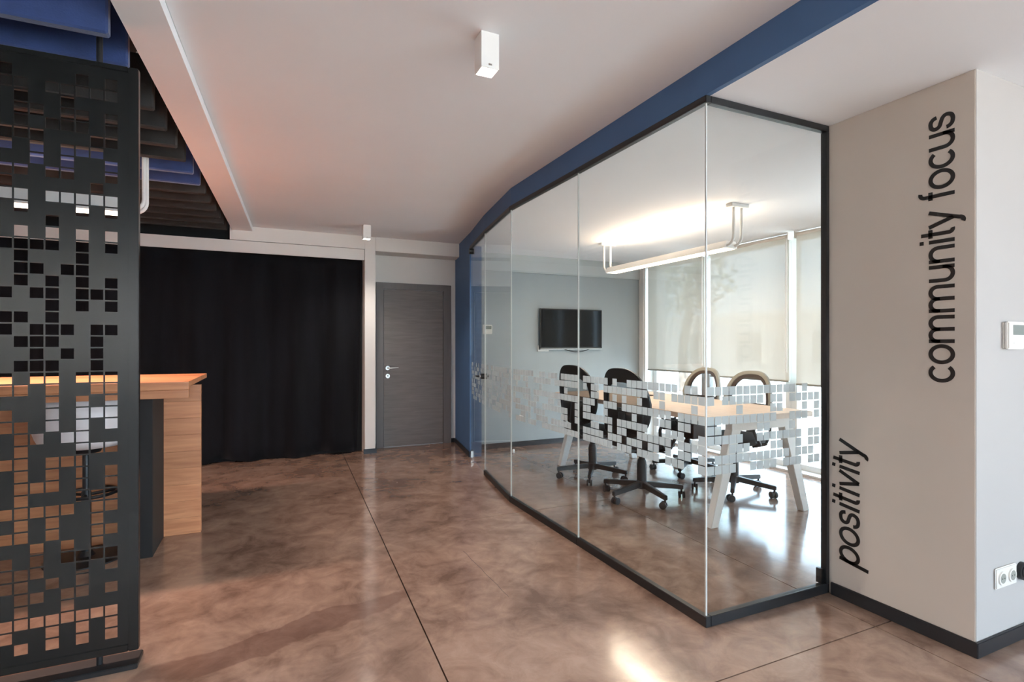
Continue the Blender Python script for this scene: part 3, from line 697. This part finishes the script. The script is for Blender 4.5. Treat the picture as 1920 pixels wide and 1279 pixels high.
# ---------------------------------------------------------------- television and wall fittings
t = thing('television', (3.81, TVY-.04, 1.285), 0, 'black flat television on the pale grey wall', 'television')
build(box((3.318, TVY-.055, 1.300), (4.308, TVY-.028, 1.846)), 'casing', 'plastic', t, bevel=.004)
build(box((3.333, TVY-.0565, 1.322), (4.293, TVY-.0548, 1.832)), 'screen', 'tvs', t)
build(box((3.318, TVY-.058, 1.290), (4.308, TVY-.028, 1.3005)), 'silver_strip', 'chrome', t, bevel=.002)
build(box((3.62, TVY-.030, 1.42), (4.0, TVY-.001, 1.72)), 'wall_bracket', 'black', t)
build(MB().tube([(3.70+.42*i/16, TVY-.03, 1.296-.042*sin(PI*i/16)) for i in range(17)], .006, 8), 'cable', 'black', t, smooth=True)
tag(build(MB().box((3.30, TVY-.02, 1.262), (3.47, TVY-.001, 1.284)).box((3.30, TVY-.02, 1.284), (3.316, TVY-.001, 1.345)), 'cable_duct', 'white', bevel=.003), 'short white cable duct at the lower left corner of the television', 'duct')
def thermostat(x0, x1, z0, z1, y, label, d=.025):
    t = thing('thermostat', ((x0+x1)/2, y, z0), 0, label, 'thermostat')
    build(box((x0+.004, y-.009, z0+.004), (x1-.004, y-.0005, z1-.004)), 'back_plate', 'ivory', t, bevel=.002)
    b = build(box((x0, y-d, z0), (x1, y-.0095, z1)), 'body', 'ivory', t, bevel=.005)
    w, h = x1-x0, z1-z0
    build(box((x0+w*.26, y-d-.0012, z0+h*.52), (x1-w*.10, y-d+.001, z1-h*.12)), 'display', 'lcd', t, bevel=.0005)
    build(box((x0+w*.3, y-d-.0022, z0+h*.18), (x0+w*.5, y-d+.001, z0+h*.26)), 'button', 'white', t, bevel=.0008)
    build(box((x0+w*.6, y-d-.0022, z0+h*.18), (x0+w*.8, y-d+.001, z0+h*.26)), 'button', 'white', t, bevel=.0008)
thermostat(2.50, 2.635, 1.492, 1.612, TVY, 'ivory thermostat seen through the glass door')
thermostat(2.988, 3.135, 1.331, 1.455, RY-.002, 'ivory thermostat at the right edge on the white wall', .026)
t = thing('wall_socket', (3.005, RY-.002, .262), 0, 'ivory double wall socket low on the white wall', 'socket')
yS = RY-.002
build(box((2.922, yS-.010, .266), (3.098, yS-.0005, .358)), 'cover_plate', 'ivory', t, bevel=.004)
for cx in (2.968, 3.052):
    rg = build(MB().tube([(cx, yS-.016, .312), (cx, yS-.009, .312)], .030, 24), 'outlet_ring', 'ivory', t, smooth=True)
    build(MB().tube([(cx, yS-.0168, .312), (cx, yS-.0155, .312)], .022, 24), 'outlet_well', 'beige', rg, smooth=True)
    for dx in (-.0095, .0095): build(MB().tube([(cx+dx, yS-.0175, .312), (cx+dx, yS-.0165, .312)], .0028, 8), 'outlet_hole', 'black', rg)
t = thing('cable_outlet', (3.150, yS, .272), 0, 'round black outlet beside the ivory wall socket', 'socket')
build(MB().tube([(3.150, yS-.018, .312), (3.150, yS-.0005, .312)], .040, 28), 'housing', 'black', t, smooth=True)
build(MB().tube([(3.150, yS-.021, .312), (3.150, yS-.0175, .312)], .026, 24), 'insert', 'plastic', t, smooth=True)
t = thing('door_stop', (2.795, 6.10, 0), 0, 'little steel door stop on the floor behind the glass', 'door stop')
build(MB().lathe([(.018, 0), (.018, .004), (.013, .006), (.013, .036), (.011, .040)], (2.795, 6.10, 0), 18), 'post', 'chrome', t, smooth=True)
build(MB().lathe([(.0145, .018), (.0145, .030)], (2.795, 6.10, 0), 18), 'rubber_ring', 'white', t, smooth=True)
tag(build(MB().box((3.03, TVY-.011, .335), (3.09, TVY-.001, .42)), 'wall_outlet', 'white', bevel=.004), 'small white outlet low on the grey wall left of the chairs', 'socket')

# ---------------------------------------------------------------- perforated screen
PY = 2.72; PX1 = -.505; COLW = .0487; HOLE = .0428; ROWH = .0487; RZ0 = 2.4350
COLS = {  # column 0 is the right-most column of holes; rows counted from the top
    0: '0 1 3 4 5 7 8 10 11 13 14 17 18 19 21 25-29 31 33-36 38 40 41 43 45-47',
    1: '1 5 6 9 10 18 21-24 25 26 28 31 35-40 45',
    2: '0 1 3 4 6 10 11 13-19 25 27-35 40-43 45-47',
    3: '1-4 6-8 10 16 21 23 30 32 36 39 40 43-45',
    4: '1 4 8 10 12-14 17-22 24-29 32-34 36-38 42 45-47',
    5: '3 5-7 14 16 18 21-25 30 34 36 39-41 43 45',
    6: '1-5 8 10 11 13-17 20 22 24 26 29-38 41-45 47',
    7: '0 1 5 6 8-10 14 18 20 21 25 26 28 29 32 36 38 40-42 45 46'}
NC = 28
def holes(c):
    if c in COLS: return set(int(ch) for ch in range(48) if rows(48, COLS[c])[0][ch] == '#')
    rr = random.Random(c*13+5); return set(r for r in range(48) if rr.random() < .40)
H = [holes(c) for c in range(NC)]
xr = -.5790
gx = [PX1-.034]; kinds_x = []
for c in range(NC):
    gx += [xr-c*COLW, xr-c*COLW-HOLE]; kinds_x += [None, c]
PX0 = gx[-1]-.07; gx.append(PX0); kinds_x.append(None)
gz = [2.50]; kinds_z = []
for r in range(48):
    zc = RZ0-r*ROWH; gz += [zc+HOLE/2, zc-HOLE/2]; kinds_z += [None, r]
gz.append(.088); kinds_z.append(None)
scr = thing('perforated_screen', ((PX0+PX1)/2, PY, 0), 0, 'tall black metal screen with a pixel pattern of square holes', 'room divider')
mb = MB(); idx = {}
def vid(i, j, k):
    key = (i, j, k)
    if key not in idx: idx[key] = len(mb.v); mb.v.append((gx[i], PY+(-.0015 if k == 0 else .0015), gz[j]))
    return idx[key]
nx, nz = len(gx)-1, len(gz)-1
def solid(i, j):
    if i < 0 or j < 0 or i >= nx or j >= nz: return False
    c, r = kinds_x[i], kinds_z[j]
    return not (c is not None and r is not None and r in H[c])
for i in range(nx):
    for j in range(nz):
        if not solid(i, j): continue
        a, b, c, d = (i, j), (i+1, j), (i+1, j+1), (i, j+1)
        mb.f.append(tuple(vid(*q, 0) for q in (a, b, c, d))); mb.f.append(tuple(vid(*q, 1) for q in (d, c, b, a)))
        for (p, q), (di, dj) in (((a, b), (0, -1)), ((b, c), (1, 0)), ((c, d), (0, 1)), ((d, a), (-1, 0))):
            if not solid(i+di, j+dj): mb.f.append((vid(*p, 0), vid(*p, 1), vid(*q, 1), vid(*q, 0)))
build(mb, 'perforated_sheet', 'screenm', scr)
for a, b in (((PX1-.036, PY-.006, .058), (PX1, PY+.03, 2.522)), ((PX0-.036, PY-.006, .058), (PX0, PY+.03, 2.522)),
             ((PX0, PY-.006, 2.498), (PX1-.036, PY+.03, 2.522)), ((PX0, PY-.006, .058), (PX1-.036, PY+.03, .09))):
    build(box(a, b), 'edge_frame', 'screenm', scr, bevel=.003)
for x in (-.643, PX0+.14):
    build(MB().cyl((x, PY+.012, .02), (x, PY+.012, .06), .0115, 14), 'foot_post', 'black', scr, smooth=True)
    build(MB().cyl((x, PY+.012, 2.52), (x, PY+.012, 3.30), .0115, 14), 'ceiling_post', 'black', scr, smooth=True)
build(box((PX0-.04, PY-.05, 0), (PX1+.004, PY+.07, .022)), 'floor_rail', 'black', scr, bevel=.003)

# ---------------------------------------------------------------- ceiling baffles
BY = [2.64, 2.91, 3.37, 3.66, 3.95, 4.225, 4.515, 4.81, 5.10, 5.39, 5.68, 5.97, 6.26, 6.55]
BC = 'bbggggbbgggggg'
ordn = ['first', 'second', 'third', 'fourth', 'fifth', 'sixth', 'seventh', 'eighth', 'ninth', 'tenth', 'eleventh', 'twelfth', 'thirteenth', 'fourteenth']
for k, (y, c) in enumerate(zip(BY, BC)):
    x1 = -.590+(y-2.64)*.045
    t = thing('ceiling_baffle', (-2.8, y, 2.60), 0,
              '%s felt ceiling baffle, %s in the row counted from the camera' % ('blue' if c == 'b' else 'charcoal', ordn[k]), 'acoustic baffle', 'felt baffles over the bar')
    build(box((-5.0, y-.022, 2.60), (x1, y+.028, 2.88)), 'felt_panel', 'blueb' if c == 'b' else 'greyb', t, bevel=.008, seg=1)
    for x in (x1-.5, -4.0): build(MB().cyl((x, y, 2.875), (x, y, 3.31), .004, 6), 'hanger_rod', 'black', t)

# ---------------------------------------------------------------- bar counter and stool
t = thing('bar_counter', (-2.2, 4.5, 0), 0, 'tall wooden bar counter with thick oiled top behind the perforated screen', 'counter')
ZT = 1.12; yy = 3.942; pw = (4.97-yy)/8
for i in range(8): build(box((-4.2, yy+i*pw+.0006, ZT-.034), (-.462, yy+(i+1)*pw-.0006, ZT)), 'top_plank', 'counter', t, bevel=.002, seg=1)
for i in range(2): build(box((-4.2, 3.90, ZT-.103+i*.0515+.0004), (-.462, 3.9415, ZT-.103+(i+1)*.0515-.0004)), 'front_fascia', 'counter', t, bevel=.002, seg=1)
hh = (ZT-.055)/9
for i in range(9): build(box((-4.1, 4.43, i*hh+.0004), (-.449, 4.475, (i+1)*hh-.0004)), 'panel_plank', 'counter', t, bevel=.0008, seg=1)
build(box((-.775, 4.035, 0), (-.676, 4.428, ZT-.055)), 'support_leg', 'leg_paint', t, bevel=.002)
build(box((-4.0, 4.05, ZT-.055), (-.70, 4.80, ZT-.035)), 'sub_frame', 'black', t)

sx, sy = -1.055, 4.19
t = thing('bar_stool', (sx, sy, 0), 0, 'white shell bar stool on a black pedestal at the counter', 'stool')
build(MB().lathe([(.0, 0), (.215, 0), (.215, .008), (.19, .016), (.05, .022), (.03, .05), (0, .05)], (0, 0, 0), 40), 'foot_disc', 'plastic', t, smooth=True, local=True)
build(MB().lathe([(.026, .03), (.026, .42), (.020, .43), (.020, .69)], (0, 0, 0), 18), 'pedestal', 'black', t, smooth=True, local=True)
build(MB().tube([(.15*cos(a*PI/16), .15*sin(a*PI/16)+.05, .40) for a in range(32)], .011, 8, closed=True).cyl((0, -.02, .40), (0, -.1, .40), .010, 8).cyl((.02, .02, .40), (.13, .09, .40), .010, 8).cyl((-.02, .02, .40), (-.13, .09, .40), .010, 8), 'footrest', 'black', t, smooth=True, local=True)
mb = MB(); N = 48; vs = []; fs = []
def shell(a, k):
    b = max(0, -sin(a)); top = .775+.255*(min(1, b*1.55)**1.4 if b > 0 else 0)
    prof = [(.02, .700), (.12, .702), (.195, .715), (.232, .745), (.246, .775), (.252, .775+(top-.775)*.5), (.258, top)]
    r, z = prof[k]; return (r*1.02*cos(a), r*.92*sin(a), z)
for k in range(7): vs += [shell(2*PI*i/N, k) for i in range(N)]
fs = [(k*N+i, k*N+(i+1) % N, (k+1)*N+(i+1) % N, (k+1)*N+i) for k in range(6) for i in range(N)]+[tuple(range(N-1, -1, -1))]
sh = build(mb.add(vs, fs), 'seat_shell', 'seatw', t, smooth=True, local=True)
md = sh.modifiers.new('thickness', 'SOLIDIFY'); md.thickness = .012; md.offset = -1
build(MB().lathe([(.075, .672), (.09, .70), (.02, .70)], (0, 0, 0), 20), 'seat_mount', 'black', t, smooth=True, local=True)

# ---------------------------------------------------------------- outside
struct(MB().prism([(5.4, -40), (60, -40), (60, 60), (5.4, 60)], -.30, -.06), 'ground', 'ext_ground')
struct(MB().prism([(-40, -40), (5.4, -40), (5.4, -4.45), (-40, -4.45)], -.30, -.06), 'ground_unseen_bounce', 'ext_bounce')  # unseen ground, tinted warm to bounce warm light indoors
bd = thing('neighbour_building', (31, 24, -.06), 0, 'pale neighbouring building seen under the blinds', 'building')
build(box((26, 6, -.06), (36, 44, 3.0)), 'wall', 'ext_wall', bd)
build(box((25.6, 5.6, 3.0), (36.4, 44.4, 3.3)), 'roof_slab', 'ext_wall', bd, bevel=.02)
for y in (12, 17, 22, 27, 32, 37):
    f = build(box((25.93, y, .3), (25.99, y+2.0, 2.2)), 'window', 'alu', bd)
    build(box((25.90, y+.1, .4), (25.935, y+.95, 2.1)), 'pane', 'ext_win', f); build(box((25.90, y+1.05, .4), (25.935, y+1.9, 2.1)), 'pane', 'ext_win', f)
tr = thing('garden_tree', (11.5, 12.6, -.06), 0, 'leafy tree outside behind the blind nearest the television', 'tree')
build(MB().tube([(11.5, 12.6, -.06), (11.45, 12.65, 1.2), (11.6, 12.5, 2.4), (11.5, 12.7, 3.6)], [.16, .13, .10, .05], 10), 'trunk', 'bark', tr, smooth=True)
rr = random.Random(9); lf = MB()
for i in range(1500):
    a, b, r = rr.uniform(0, 6.28), rr.uniform(-1, 1), 1.5*rr.random()**.4
    c = Vector((11.5+r*cos(a)*math.sqrt(1-b*b), 12.6+r*sin(a)*math.sqrt(1-b*b), 3.3+r*b*.85))
    u = Vector((rr.uniform(-1, 1), rr.uniform(-1, 1), rr.uniform(-1, 1))).normalized(); w = u.orthogonal().normalized()
    lf.add([c-u*.11, c+w*.05, c+u*.11, c-w*.05], [(0, 1, 2, 3)])
tag(build(lf, 'foliage', 'leaf', tr), kind='stuff')
